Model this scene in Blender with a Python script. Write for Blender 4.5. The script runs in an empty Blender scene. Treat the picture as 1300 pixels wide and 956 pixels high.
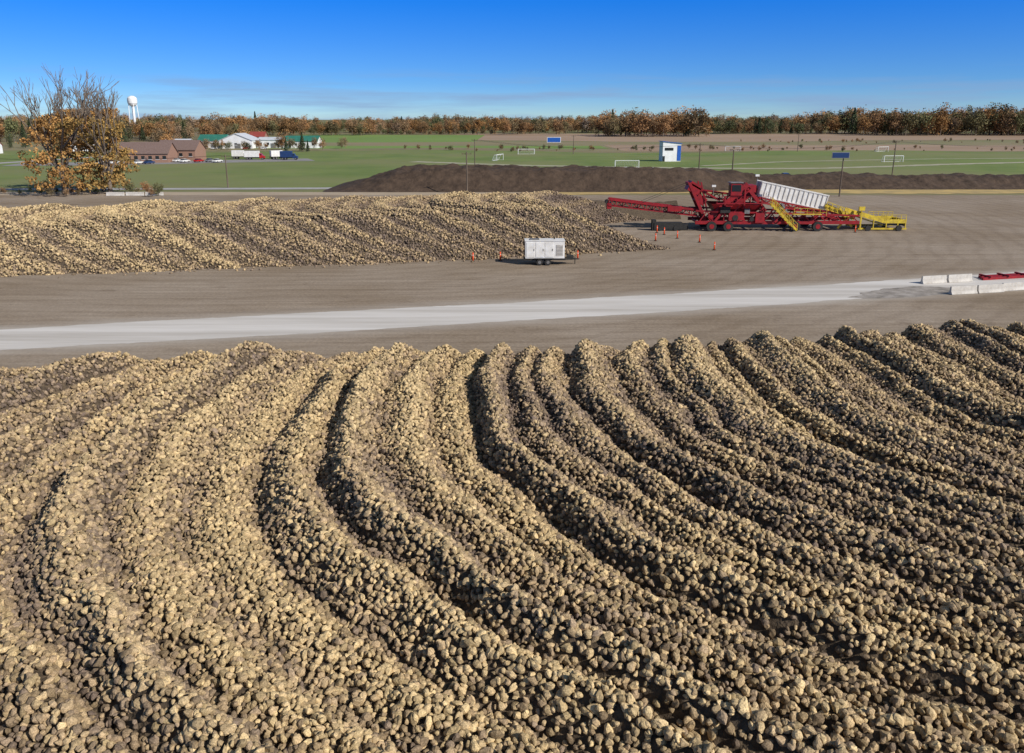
import bpy, math, random
import numpy as np
from mathutils import Vector, Matrix, Euler
random.seed(7); rng=np.random.default_rng(7)
S=bpy.context.scene
S.view_settings.view_transform='Standard'; S.view_settings.look='None'; S.view_settings.exposure=0
COL=S.collection

# ------------------------------------------------------------------ materials
def mk(name,c1,c2=None,scale=1.0,rough=.9,bump=0.0,bscale=None,detail=4,lo=.35,hi=.65,world=False,metal=0,stretch=(1,1,1),rotz=0,spec=.3,c3=None,s3=.02):
    m=bpy.data.materials.new(name); m.use_nodes=True
    nt=m.node_tree; N=nt.nodes; L=nt.links
    b=N['Principled BSDF']; b.inputs['Roughness'].default_value=rough; b.inputs['Metallic'].default_value=metal
    b.inputs['Specular IOR Level'].default_value=spec
    b.inputs['Base Color'].default_value=(*c1,1)
    if world:
        g=N.new('ShaderNodeNewGeometry'); src=g.outputs['Position']
    else:
        g=N.new('ShaderNodeTexCoord'); src=g.outputs['Object']
    mp=N.new('ShaderNodeMapping'); L.new(src,mp.inputs['Vector'])
    mp.inputs['Scale'].default_value=stretch; mp.inputs['Rotation'].default_value=(0,0,rotz)
    if c2 is not None:
        n=N.new('ShaderNodeTexNoise'); n.inputs['Scale'].default_value=scale; n.inputs['Detail'].default_value=detail
        n.inputs['Roughness'].default_value=.65
        L.new(mp.outputs[0],n.inputs['Vector'])
        r=N.new('ShaderNodeValToRGB'); r.color_ramp.elements[0].position=lo; r.color_ramp.elements[1].position=hi
        r.color_ramp.elements[0].color=(*c1,1); r.color_ramp.elements[1].color=(*c2,1)
        L.new(n.outputs['Fac'],r.inputs['Fac']); out=r.outputs['Color']
        if c3 is not None:
            n3=N.new('ShaderNodeTexNoise'); n3.inputs['Scale'].default_value=s3; n3.inputs['Detail'].default_value=5
            L.new(src,n3.inputs['Vector'])
            r3=N.new('ShaderNodeMapRange'); r3.inputs[1].default_value=.45; r3.inputs[2].default_value=.62
            L.new(n3.outputs['Fac'],r3.inputs[0])
            mx=N.new('ShaderNodeMix'); mx.data_type='RGBA'; L.new(r3.outputs[0],mx.inputs[0])
            L.new(out,mx.inputs[6]); mx.inputs[7].default_value=(*c3,1); out=mx.outputs[2]
        L.new(out,b.inputs['Base Color'])
    if bump>0:
        nb=N.new('ShaderNodeTexNoise'); nb.inputs['Scale'].default_value=bscale or scale*4; nb.inputs['Detail'].default_value=6
        L.new(mp.outputs[0],nb.inputs['Vector'])
        bp=N.new('ShaderNodeBump'); bp.inputs['Distance'].default_value=bump; bp.inputs['Strength'].default_value=1
        L.new(nb.outputs['Fac'],bp.inputs['Height']); L.new(bp.outputs[0],b.inputs['Normal'])
    return m

def tint_mat(name,stops,rough=.9,vary=.35,attr='tint',leafattr=None,nscale=9):
    m=bpy.data.materials.new(name); m.use_nodes=True; nt=m.node_tree; N=nt.nodes; L=nt.links
    b=N['Principled BSDF']; b.inputs['Roughness'].default_value=rough; b.inputs['Specular IOR Level'].default_value=.12
    a=N.new('ShaderNodeAttribute'); a.attribute_type='INSTANCER'; a.attribute_name=attr
    r=N.new('ShaderNodeValToRGB'); cr=r.color_ramp
    while len(cr.elements)<len(stops): cr.elements.new(.5)
    for e,(p,c) in zip(cr.elements,stops): e.position=p; e.color=(*c,1)
    L.new(a.outputs['Fac'],r.inputs['Fac'])
    oi=N.new('ShaderNodeObjectInfo')
    mr=N.new('ShaderNodeMapRange'); mr.inputs[3].default_value=1-vary; mr.inputs[4].default_value=1+vary
    L.new(oi.outputs['Random'],mr.inputs[0]); fac=mr.outputs[0]
    if leafattr:
        la=N.new('ShaderNodeAttribute'); la.attribute_type='GEOMETRY'; la.attribute_name=leafattr
        mu=N.new('ShaderNodeMath'); mu.operation='MULTIPLY'; L.new(fac,mu.inputs[0]); L.new(la.outputs['Fac'],mu.inputs[1]); fac=mu.outputs[0]
    else:
        tc=N.new('ShaderNodeTexCoord'); n=N.new('ShaderNodeTexNoise'); n.inputs['Scale'].default_value=nscale; n.inputs['Detail'].default_value=3
        L.new(tc.outputs['Object'],n.inputs['Vector'])
        m2=N.new('ShaderNodeMapRange'); m2.inputs[1].default_value=.3; m2.inputs[2].default_value=.7; m2.inputs[3].default_value=.5; m2.inputs[4].default_value=1.25
        L.new(n.outputs['Fac'],m2.inputs[0])
        mu=N.new('ShaderNodeMath'); mu.operation='MULTIPLY'; L.new(fac,mu.inputs[0]); L.new(m2.outputs[0],mu.inputs[1]); fac=mu.outputs[0]
    vm=N.new('ShaderNodeVectorMath'); vm.operation='SCALE'; L.new(r.outputs['Color'],vm.inputs[0]); L.new(fac,vm.inputs['Scale'])
    L.new(vm.outputs[0],b.inputs['Base Color'])
    return m

RED=mk('red_paint',(.34,.014,.02),(.19,.014,.018),1.5,rough=.5,bump=0)
YEL=mk('yellow_paint',(.68,.50,.04),(.42,.30,.04),1.5,rough=.55)
BLK=mk('black_rubber',(.02,.02,.02),(.04,.037,.033),4,rough=.8)
STEEL=mk('grey_steel',(.25,.25,.25),(.16,.15,.14),2,rough=.55,metal=.3)
WHT=mk('white_paint',(.78,.77,.74),(.62,.60,.56),1.2,rough=.5)
WHTB=mk('white_wall',(.82,.82,.82),(.7,.7,.68),.4,rough=.7)
GLS=mk('dark_glass',(.02,.025,.03),rough=.1,spec=.6)
BLUE=mk('blue_paint',(.03,.12,.45),(.02,.09,.35),2,rough=.4)
DBLUE=mk('dark_blue_paint',(.02,.05,.15),(.02,.04,.11),2,rough=.3)
ORG=mk('orange_plastic',(.85,.10,.02),(.7,.08,.02),3,rough=.6)
WOOD=mk('weathered_wood',(.10,.075,.055),(.18,.14,.11),3,rough=.9,stretch=(1,1,.1))
CONC=mk('concrete',(.42,.39,.35),(.58,.55,.50),1.5,rough=.9,bump=.01)
BRICK=mk('brick_wall',(.34,.20,.14),(.26,.15,.11),3,rough=.9)
ROOFB=mk('brown_shingle',(.15,.10,.085),(.20,.14,.12),2,rough=.9)
ROOFG=mk('green_metal_roof',(.03,.14,.10),(.04,.19,.14),.5,rough=.5)
ROOFW=mk('pale_metal_roof',(.62,.64,.66),(.5,.52,.55),.5,rough=.5)
ROOFR=mk('red_metal_roof',(.30,.06,.05),(.24,.05,.04),.5,rough=.6)
BARK=mk('bark',(.12,.09,.07),(.22,.18,.14),3,rough=.95,bump=.03)

# ------------------------------------------------------------------ mesh builder
class MB:
    def __init__(s): s.v=[]; s.f=[]; s.m=[]
    def add(s,vs,fs,mi=0):
        o=len(s.v); s.v+= [tuple(v) for v in vs]
        for f in fs: s.f.append(tuple(i+o for i in f)); s.m.append(mi)
    def box(s,c,d,mi=0,M=None):
        x,y,z=[k/2 for k in d]
        vs=[Vector((a,b,e)) for a in(-x,x) for b in(-y,y) for e in(-z,z)]
        if M: vs=[M@v for v in vs]
        c=Vector(c); vs=[v+c for v in vs]
        s.add(vs,[(0,1,3,2),(4,6,7,5),(0,4,5,1),(2,3,7,6),(0,2,6,4),(1,5,7,3)],mi)
    def beam(s,a,b,w,h,mi=0):
        a=Vector(a);b=Vector(b); d=b-a; l=d.length
        if l<1e-6: return
        x=d/l; up=Vector((0,0,1)) if abs(x.z)<.95 else Vector((0,1,0))
        y=up.cross(x).normalized(); z=x.cross(y)
        M=Matrix((x,y,z)).transposed()
        s.box((a+b)/2,(l,w,h),mi,M)
    def cyl(s,a,b,r,mi=0,n=10,r2=None,cap=True):
        a=Vector(a);b=Vector(b); r2=r if r2 is None else r2
        x=(b-a).normalized(); up=Vector((0,0,1)) if abs(x.z)<.9 else Vector((0,1,0))
        y=up.cross(x).normalized(); z=x.cross(y); vs=[]
        for p,rr in((a,r),(b,r2)):
            for i in range(n):
                t=2*math.pi*i/n; vs.append(p+y*math.cos(t)*rr+z*math.sin(t)*rr)
        fs=[(i,(i+1)%n,n+(i+1)%n,n+i) for i in range(n)]
        if cap: fs+=[tuple(range(n))[::-1],tuple(range(n,2*n))]
        s.add(vs,fs,mi)
    def truss(s,a,b,w,h,n,mi=0,t=.12):
        a=Vector(a);b=Vector(b); d=(b-a); x=d.normalized(); y=Vector((0,0,1)).cross(x).normalized(); z=x.cross(y)
        cs=[y*w/2+z*h/2,y*w/2-z*h/2,-y*w/2-z*h/2,-y*w/2+z*h/2]
        for c in cs: s.beam(a+c,b+c,t,t,mi)
        for i in range(n+1):
            p=a+d*i/n
            for k in range(4): s.beam(p+cs[k],p+cs[(k+1)%4],t*.7,t*.7,mi)
            if i<n:
                q=a+d*(i+1)/n
                for k in (0,2):
                    j=(k+1)%4
                    if i%2: s.beam(p+cs[k],q+cs[j],t*.7,t*.7,mi)
                    else: s.beam(p+cs[j],q+cs[k],t*.7,t*.7,mi)
    def rail(s,a,b,h=1.0,n=5,mi=0,t=.06):
        a=Vector(a);b=Vector(b);u=Vector((0,0,1))
        s.beam(a+u*h,b+u*h,t,t,mi); s.beam(a+u*h*.5,b+u*h*.5,t*.8,t*.8,mi)
        for i in range(n+1):
            p=a+(b-a)*i/n; s.beam(p,p+u*h,t,t,mi)
    def build(s,name,mats,origin=(0,0,0),parent=None,smooth=False,bevel=0):
        o=Vector(origin)
        me=bpy.data.meshes.new(name); me.from_pydata([tuple(Vector(v)-o) for v in s.v],[],s.f)
        for m in mats: me.materials.append(m)
        me.polygons.foreach_set('material_index',s.m)
        if smooth: me.polygons.foreach_set('use_smooth',[True]*len(s.f))
        me.update(); ob=bpy.data.objects.new(name,me); COL.objects.link(ob)
        if parent: ob.parent=parent
        else: ob.location=o
        if bevel:
            bv=ob.modifiers.new('b','BEVEL'); bv.width=bevel; bv.segments=2; bv.limit_method='ANGLE'
        return ob
def empty(name,loc,rotz=0):
    e=bpy.data.objects.new(name,None); e.location=loc; e.rotation_euler=(0,0,rotz); COL.objects.link(e); return e
def np_mesh(name,V,F,mats,attrs=None,smooth=False,link=True):
    V=np.asarray(V,dtype=np.float32); me=bpy.data.meshes.new(name); me.vertices.add(len(V)); me.vertices.foreach_set('co',V.ravel())
    if F is not None and len(F):
        F=np.asarray(F,dtype=np.int32); k=F.shape[1]
        me.loops.add(F.size); me.loops.foreach_set('vertex_index',F.ravel())
        me.polygons.add(len(F)); me.polygons.foreach_set('loop_start',np.arange(0,F.size,k,dtype=np.int32))
        try: me.polygons.foreach_set('loop_total',np.full(len(F),k,dtype=np.int32))
        except Exception: pass
        if smooth: me.polygons.foreach_set('use_smooth',np.ones(len(F),dtype=bool))
    me.update(calc_edges=True); me.validate()
    for m in mats: me.materials.append(m)
    for nm,(ty,dat) in (attrs or {}).items():
        at=me.attributes.new(nm,ty,'POINT'); dat=np.asarray(dat)
        if ty=='FLOAT': at.data.foreach_set('value',dat.astype(np.float32))
        elif ty=='INT': at.data.foreach_set('value',dat.astype(np.int32))
        else: at.data.foreach_set('vector',dat.astype(np.float32).ravel())
    ob=bpy.data.objects.new(name,me)
    if link: COL.objects.link(ob)
    return ob
def grid(xs,ys,zf):
    X,Y=np.meshgrid(xs,ys); Z=zf(X,Y); V=np.stack([X,Y,Z],-1).reshape(-1,3)
    nx=len(xs);ny=len(ys); i=np.arange(nx*ny).reshape(ny,nx)
    F=np.stack([i[:-1,:-1],i[:-1,1:],i[1:,1:],i[1:,:-1]],-1).reshape(-1,4)
    return V,F
_G=rng.random((256,256))
def vn(x,y):
    x=np.asarray(x,float);y=np.asarray(y,float)
    xi=np.floor(x).astype(int);yi=np.floor(y).astype(int);fx=x-xi;fy=y-yi
    fx=fx*fx*(3-2*fx);fy=fy*fy*(3-2*fy)
    g=lambda a,b:_G[a%256,b%256]
    return (g(xi,yi)*(1-fx)+g(xi+1,yi)*fx)*(1-fy)+(g(xi,yi+1)*(1-fx)+g(xi+1,yi+1)*fx)*fy
def fbm(x,y): return vn(x,y)*.55+vn(x*2.1+7,y*2.1+3)*.3+vn(x*4.3+1,y*4.3+9)*.15

# ------------------------------------------------------------------ instancing
def instancer(name,pts,protos,rot,scl,tint,idx,parent=None):
    c=bpy.data.collections.new(name+'_kinds')
    for p in protos: c.objects.link(p)
    ob=np_mesh(name,pts,None,[],{'rot':('FLOAT_VECTOR',rot),'scl':('FLOAT_VECTOR',scl),'tint':('FLOAT',tint),'idx':('INT',idx)})
    ng=bpy.data.node_groups.new(name,'GeometryNodeTree')
    ng.interface.new_socket('Geometry',in_out='INPUT',socket_type='NodeSocketGeometry')
    ng.interface.new_socket('Geometry',in_out='OUTPUT',socket_type='NodeSocketGeometry')
    N=ng.nodes;L=ng.links
    gi=N.new('NodeGroupInput');go=N.new('NodeGroupOutput');ip=N.new('GeometryNodeInstanceOnPoints')
    ci=N.new('GeometryNodeCollectionInfo'); ci.inputs['Collection'].default_value=c
    ci.inputs['Separate Children'].default_value=True; ci.inputs['Reset Children'].default_value=True
    def na(nm,ty):
        n=N.new('GeometryNodeInputNamedAttribute'); n.data_type=ty; n.inputs['Name'].default_value=nm
        return [o for o in n.outputs if o.enabled and o.name=='Attribute'][0]
    L.new(gi.outputs[0],ip.inputs['Points']); L.new(ci.outputs[0],ip.inputs['Instance'])
    ip.inputs['Pick Instance'].default_value=True
    L.new(na('idx','INT'),ip.inputs['Instance Index'])
    L.new(na('rot','FLOAT_VECTOR'),ip.inputs['Rotation']); L.new(na('scl','FLOAT_VECTOR'),ip.inputs['Scale'])
    L.new(ip.outputs[0],go.inputs[0])
    md=ob.modifiers.new('inst','NODES'); md.node_group=ng
    if parent: ob.parent=parent
    return ob

# ------------------------------------------------------------------ ground
GR=mk('grass_ground',(.15,.16,.06),(.20,.19,.08),.05,world=True,c3=(.22,.17,.10),s3=.004)
V,F=grid(np.linspace(-5000,5000,60),np.linspace(-400,9000,60),lambda x,y:x*0)
np_mesh('ground',V,F,[GR])

roadx=np.array([-160,-100,-41,0,35,60,120,260]); roady=np.array([34,47,61.2,70.5,79.6,87,106,152])
ry=lambda x:np.interp(x,roadx,roady)
_rx=np.linspace(-160,260,400); _ry=ry(_rx); _ry=np.convolve(np.pad(_ry,20,mode='reflect',reflect_type='odd'),np.ones(41)/41,'valid')
ry=lambda x:np.interp(x,_rx,_ry)

def yard_mat():
    m=bpy.data.materials.new('packed_dirt_yard'); m.use_nodes=True; nt=m.node_tree;N=nt.nodes;L=nt.links
    b=N['Principled BSDF']; b.inputs['Roughness'].default_value=.95; b.inputs['Specular IOR Level'].default_value=.1
    g=N.new('ShaderNodeNewGeometry')
    def noise(scale,stretch,rot,det=6,ro=.6):
        mp=N.new('ShaderNodeMapping'); mp.inputs['Rotation'].default_value=(0,0,rot); mp.inputs['Scale'].default_value=stretch
        L.new(g.outputs['Position'],mp.inputs['Vector'])
        n=N.new('ShaderNodeTexNoise'); n.inputs['Scale'].default_value=scale; n.inputs['Detail'].default_value=det; n.inputs['Roughness'].default_value=ro
        L.new(mp.outputs[0],n.inputs['Vector']); return n.outputs['Fac']
    def ramp(f,p0,c0,p1,c1):
        r=N.new('ShaderNodeValToRGB'); r.color_ramp.elements[0].position=p0;r.color_ramp.elements[0].color=(*c0,1)
        r.color_ramp.elements[1].position=p1;r.color_ramp.elements[1].color=(*c1,1); L.new(f,r.inputs[0]); return r.outputs[0]
    def mix(f,a,bb,mode='MIX'):
        x=N.new('ShaderNodeMix');x.data_type='RGBA';x.blend_type=mode
        if isinstance(f,float): x.inputs[0].default_value=f
        else: L.new(f,x.inputs[0])
        for i,q in((6,a),(7,bb)):
            if isinstance(q,tuple): x.inputs[i].default_value=(*q,1)
            else: L.new(q,x.inputs[i])
        return x.outputs[2]
    base=ramp(noise(.045,(1,1,1),0,8),.38,(.262,.207,.150),.62,(.325,.270,.212))
    tracks=ramp(noise(1.2,(.03,1,1),-.245,6,.7),.38,(.84,.82,.80),.62,(1.07,1.07,1.07))
    c=mix(1.0,base,tracks,'MULTIPLY')
    rings=N.new('ShaderNodeTexWave'); rings.wave_type='RINGS'; rings.rings_direction='Z'; rings.inputs['Scale'].default_value=.11; rings.inputs['Distortion'].default_value=9; rings.inputs['Detail'].default_value=5; rings.inputs['Detail Scale'].default_value=.5; rings.inputs['Detail Roughness'].default_value=.65
    mpr=N.new('ShaderNodeMapping'); mpr.inputs['Location'].default_value=(30,-150,0); L.new(g.outputs['Position'],mpr.inputs['Vector']); L.new(mpr.outputs[0],rings.inputs['Vector'])
    c=mix(1.0,c,ramp(rings.outputs['Fac'],.0,(.92,.91,.90),.5,(1.02,1.02,1.02)),'MULTIPLY')
    stains=ramp(noise(.22,(1,1.6,1),.4,5,.7),.60,(1,1,1),.72,(.70,.67,.64))
    c=mix(1.0,c,stains,'MULTIPLY')
    fine=ramp(noise(3.5,(1,1,1),0,6,.75),.3,(.74,.73,.72),.7,(1.18,1.18,1.18))
    c=mix(1.0,c,fine,'MULTIPLY')
    a=N.new('ShaderNodeAttribute'); a.attribute_name='dust'
    nz=noise(.6,(.15,1,1),-.245,6,.7)
    mm=N.new('ShaderNodeMath');mm.operation='MULTIPLY';L.new(a.outputs['Fac'],mm.inputs[0]);L.new(nz,mm.inputs[1])
    m2=N.new('ShaderNodeMapRange');m2.inputs[1].default_value=.12;m2.inputs[2].default_value=.6;m2.inputs[4].default_value=.8;L.new(mm.outputs[0],m2.inputs[0])
    c=mix(m2.outputs[0],c,(.46,.42,.37))
    L.new(c,b.inputs['Base Color'])
    bp=N.new('ShaderNodeBump');bp.inputs['Distance'].default_value=.025;L.new(noise(6,(1,1,1),0,6,.7),bp.inputs['Height']);L.new(bp.outputs[0],b.inputs['Normal'])
    return m
xs=np.arange(-170,270,1.5); ys=np.arange(-30,186,1.5)
V,F=grid(xs,ys,lambda x,y:x*0+.02)
d=np.maximum(np.abs(V[:,1]-ry(V[:,0]))-3.2,0)
yard=np_mesh('packed_dirt_yard',V,F,[yard_mat()],{'dust':('FLOAT',np.exp(-(d/2.4)**1.3))})

def strip(name,x,y0,y1,z,mat,n=1):
    x=np.asarray(x,float);y0=np.broadcast_to(y0,x.shape);y1=np.broadcast_to(y1,x.shape)
    t=np.linspace(0,1,n+1)[:,None]
    Y=y0*(1-t)+y1*t; X=np.broadcast_to(x,Y.shape); V=np.stack([X,Y,X*0+z],-1).reshape(-1,3)
    nx=len(x); i=np.arange(nx*(n+1)).reshape(n+1,nx)
    F=np.stack([i[:-1,:-1],i[:-1,1:],i[1:,1:],i[1:,:-1]],-1).reshape(-1,4)
    return np_mesh(name,V,F,[mat])
def pathstrip(name,pts,w,z,mat,jit=.0):
    pts=np.array(pts,float); seg=np.r_[0,np.cumsum(np.hypot(*np.diff(pts,axis=0).T))]
    t=np.linspace(0,seg[-1],max(20,int(seg[-1]/3))); x=np.interp(t,seg,pts[:,0]);y=np.interp(t,seg,pts[:,1])
    for _ in range(6):
        x[1:-1]=(x[:-2]+x[1:-1]+x[2:])/3;y[1:-1]=(y[:-2]+y[1:-1]+y[2:])/3
    dx=np.gradient(x);dy=np.gradient(y);l=np.hypot(dx,dy);nx=-dy/l;ny=dx/l
    w1=w/2*(1+jit*(rng.random(len(x))-.5));w2=w/2*(1+jit*(rng.random(len(x))-.5))
    V=np.r_[np.stack([x+nx*w1,y+ny*w1,x*0+z],-1),np.stack([x-nx*w2,y-ny*w2,x*0+z],-1)]
    n=len(x);i=np.arange(n-1);F=np.stack([i+n,i+n+1,i+1,i],-1)
    return np_mesh(name,V,F,[mat])
ROADM=mk('chalky_gravel_road',(.40,.365,.32),(.62,.59,.55),.5,world=True,stretch=(.06,1,1),rotz=-.245,detail=8,lo=.3,hi=.62,bump=.01,bscale=8)
x=np.arange(-165,262,.5)
e=lambda s:(fbm(x*.12+s,x*0+s)-.5)*.8+(vn(x*1.7+s,x*0)-.5)*.22
strip('access_road',x,ry(x)-3.6+e(3),ry(x)+3.6+e(40),.026,ROADM,4)
PATCH=mk('loose_gravel_patch',(.18,.16,.135),(.40,.36,.32),.8,world=True,detail=8)
a=np.linspace(0,2*math.pi,60,endpoint=False); rr=1+.35*(fbm(a*2,a*0+3)-.5)*2
x0,y0=40.5,79
V=[(x0,y0,.034)]+[(x0+math.cos(t)*6.5*r,y0+math.sin(t)*2.3*r+.25*math.cos(t)*6.5*r,.034) for t,r in zip(a,rr)]
F=[(0,i+1,(i+1)%60+1) for i in range(60)]
np_mesh('gravel_patch',V,F,[PATCH])

STRAW=mk('straw_strip',(.52,.37,.14),(.33,.25,.12),.25,world=True,detail=8,bump=.02)
x=np.arange(5,330,1.)
strip('straw_verge',x,184+fbm(x*.1,x*0)*7,203+vn(x*.2,x*0+5)*3,.03,STRAW,3)
TAND=mk('tan_dirt_track',(.34,.27,.19),(.42,.34,.24),.2,world=True,detail=6)
x=np.arange(-330,12,3.)
strip('dirt_verge',x,160+x*0,192+vn(x*.1,x*0+5)*2,.012,TAND,2)
ASPH=mk('pale_asphalt',(.40,.39,.38),(.33,.32,.31),.3,world=True,detail=6)
pathstrip('town_road',[(-420,150),(-250,180),(-150,199),(-90,201),(-41,203),(-20,212),(0,235)],5,.04,ASPH)
pathstrip('town_road',[(-420,235),(-240,262),(-205,300),(-190,360),(-180,420)],7,.05,ASPH)
PAT=mk('gravel_path',(.40,.37,.28),(.30,.29,.18),.2,world=True,detail=6)
pathstrip('footpath',[(-40,330),(0,305),(40,292),(80,284),(105,284),(128,293),(160,308),(210,327),(320,352)],6,.05,PAT,.5)
pathstrip('footpath',[(70,300),(110,330),(180,352),(330,372)],3.5,.055,PAT,.5)
PARK=mk('parking_lot_asphalt',(.22,.21,.20),(.28,.27,.26),.1,world=True)
pathstrip('parking_lot',[(-190,310),(-150,316),(-110,336),(-85,346)],22,.045,PARK)

LAWN=mk('mown_lawn',(.115,.165,.036),(.18,.22,.06),.05,world=True,detail=7,bump=.03,bscale=2,c3=(.19,.195,.075),s3=.012)
x=np.arange(-420,520,6.)
strip('soccer_field_grass',x,205+x*0,410+vn(x*.02,x*0)*50,.016,LAWN,3)
DULL=mk('dry_meadow',(.27,.205,.12),(.18,.185,.08),.02,world=True,detail=7,stretch=(.4,1,1))
x=np.arange(-1400,1500,10.)
strip('meadow',x,425+vn(x*.02,x*0)*60,600+vn(x*.02,x*0+9)*60,.01,DULL,2)
PLOW=mk('harvested_field',(.28,.19,.12),(.36,.26,.18),.01,world=True,detail=6,stretch=(.3,1,1))
x=np.arange(-60,1400,10.); strip('harvested_field',x,610+vn(x*.01,x*0)*60,930+x*0,.02,PLOW,2)
x=np.arange(60,500,8.); strip('harvested_field',x,430+vn(x*.02,x*0)*20,520+vn(x*.03,x*0+9)*30,.024,PLOW,2)
GRN=mk('winter_wheat_field',(.15,.23,.05),(.18,.26,.06),.01,world=True,detail=5)
x=np.arange(-220,-20,8.); strip('wheat_field',x,590+vn(x*.03,x*0)*20,860+x*0,.03,GRN,2)
x=np.arange(-160,60,8.); strip('wheat_field',x,470+vn(x*.03,x*0)*20,520+x*0,.034,GRN,2)

SOIL=mk('dark_topsoil',(.045,.029,.019),(.088,.058,.038),.5,world=True,detail=8,bump=.4,bscale=.8)
def mound(X,Y):
    H=np.interp(X,[-46,-38,-29,0,44,60,130,230,330],[0,1.8,4.6,4.9,4.5,2.9,2.5,2.1,1.6])
    f=np.clip((Y-(192+np.interp(X,[40,60],[0,7])))/8.5,0,1); bk=np.clip((228-Y)/12,0,1)
    f=f*f*(3-2*f)*.4+f*.6
    n=(fbm(X*.12,Y*.12)-.5)*1.8+(fbm(X*.5,Y*.5)-.5)*1.2
    return f*bk*(H+n*np.clip(H/3,0,1))-.02
V,F=grid(np.arange(-48,330,.7),np.arange(190,230,.7),mound); np_mesh('soil_mound',V,F,[SOIL],smooth=True)

# ------------------------------------------------------------------ beets
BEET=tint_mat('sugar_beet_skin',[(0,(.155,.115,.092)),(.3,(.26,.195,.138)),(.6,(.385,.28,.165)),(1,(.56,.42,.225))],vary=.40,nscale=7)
def beet(seed):
    import bmesh
    r=np.random.default_rng(seed); bm=bmesh.new(); bmesh.ops.create_icosphere(bm,subdivisions=2,radius=.5)
    k=r.random(6)*6; el=1.15+r.random()*.55; tap=.4+.45*r.random()
    for v in bm.verts:
        x,y,z=v.co*2
        w=1-tap*max(0,z)**1.1
        if z<-.75: z=-.75-.3*(abs(z)-.75)
        n=1+.17*math.sin(3*x+k[0])*math.sin(3*y+k[1])+.10*math.sin(5*z+k[2]+2*x)+r.normal()*.07
        bend=.2*z*z*math.cos(k[3])
        v.co=Vector((x*w*n*.5+bend,y*w*n*(.42+.1*math.sin(k[4])),z*el*.5))
    me=bpy.data.meshes.new('sugar_beet'); bm.to_mesh(me); bm.free(); me.materials.append(BEET)
    return bpy.data.objects.new('sugar_beet',me)
beets=[beet(i) for i in range(8)]
PILE=mk('beet_pile_core',(.05,.037,.026),(.13,.095,.06),5,world=True,detail=5,bump=.12,bscale=6)

_h1=rng.random(400)
def ridges(k):
    f=np.floor(k).astype(int); fr=k-f
    a=_h1[f%400]
    q=fr**(.8+.5*_h1[(f+57)%400])
    p=.5-.5*np.cos(2*np.pi*q); p=p**.8
    return p, a
def front(X,Y):
    yc=np.interp(X,[-60,-26,-9,5,16.5,32,70],[33,38.3,41.9,42.3,44.8,48,57])
    cy=33+.3*(np.clip(X,-30,60)+5)
    wob=(fbm(X*.10+5,Y*.10)-.5)*2.0+(fbm(X*.5+15,Y*.3)-.5)*.65
    dy=Y-cy
    phi=X-dy*dy/(2*22.)+wob
    k=np.interp(phi,[-90,-9,5,40,80],[-36,0,8.2,31,56])+60
    k=k+(vn(k*.8,k*0+2)-.5)*.7
    p,a=ridges(k)
    amp=np.interp(phi,[-9,2,20],[.54,.48,.42])*(.75+.6*fbm(X*.2+60,Y*.2))
    sw=.5-.5*np.cos(2*np.pi*(k+.3)/4.0)
    edge=yc+(p-.5)*1.1*(0.4+a)+(fbm(X*.5,Y*0)-.5)*1.4
    rough=(fbm(X*.9+3,Y*.9)-.5)*.26
    top=4.45+amp*p*(.5+1.0*a)+.34*sw+(a-.5)*.28+(fbm(X*.15+30,Y*.15)-.5)*.8+rough
    slope=.72*(edge+6.4-Y)
    h=np.minimum(top,slope+.25*(fbm(X*.8,Y*.8)-.5))
    dd=np.abs(top-slope); h=h-np.clip(.5-dd,0,.5)**2*.6
    return np.maximum(h,-.15),phi,k,p
def back(X,Y):
    yf=np.interp(X,[-130,-57,-1,19,30],[71,87,99.3,106,109])
    yb=np.interp(X,[-130,-62,-6,20,30],[105,122.5,139,146,149])
    cy=(yf+yb)/2+2; dy=Y-cy
    wob=(fbm(X*.1+5,Y*.1)-.5)*1.2
    phi=X-dy*dy/(2*11.)+wob
    k=phi/4.3+80; k=k+(vn(k*.8,k*0+2)-.5)*.5
    p,a=ridges(k)
    top=4.25+1.15*p*(.65+.5*a)+(a-.5)*.3+(fbm(X*.1+30,Y*.1)-.5)*.6+np.interp(X,[-60,0],[-.2,.25])
    sf=.64*(Y-(yf-(p-.5)*.75*(.5+a)+(fbm(X*.35,Y*0+7)-.5)*1.1)); sb=.64*(yb-Y)
    D=np.hypot(X-30,Y-122); se=.62*(D-17.6+(fbm(np.arctan2(Y-122,X-30)*6,D*0)-.5)*1.5)
    h=np.minimum(np.minimum(top,sf),np.minimum(sb,se))+.22*(fbm(X*.6,Y*.6)-.5)
    return np.maximum(h,-.15),phi,k,p

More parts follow.
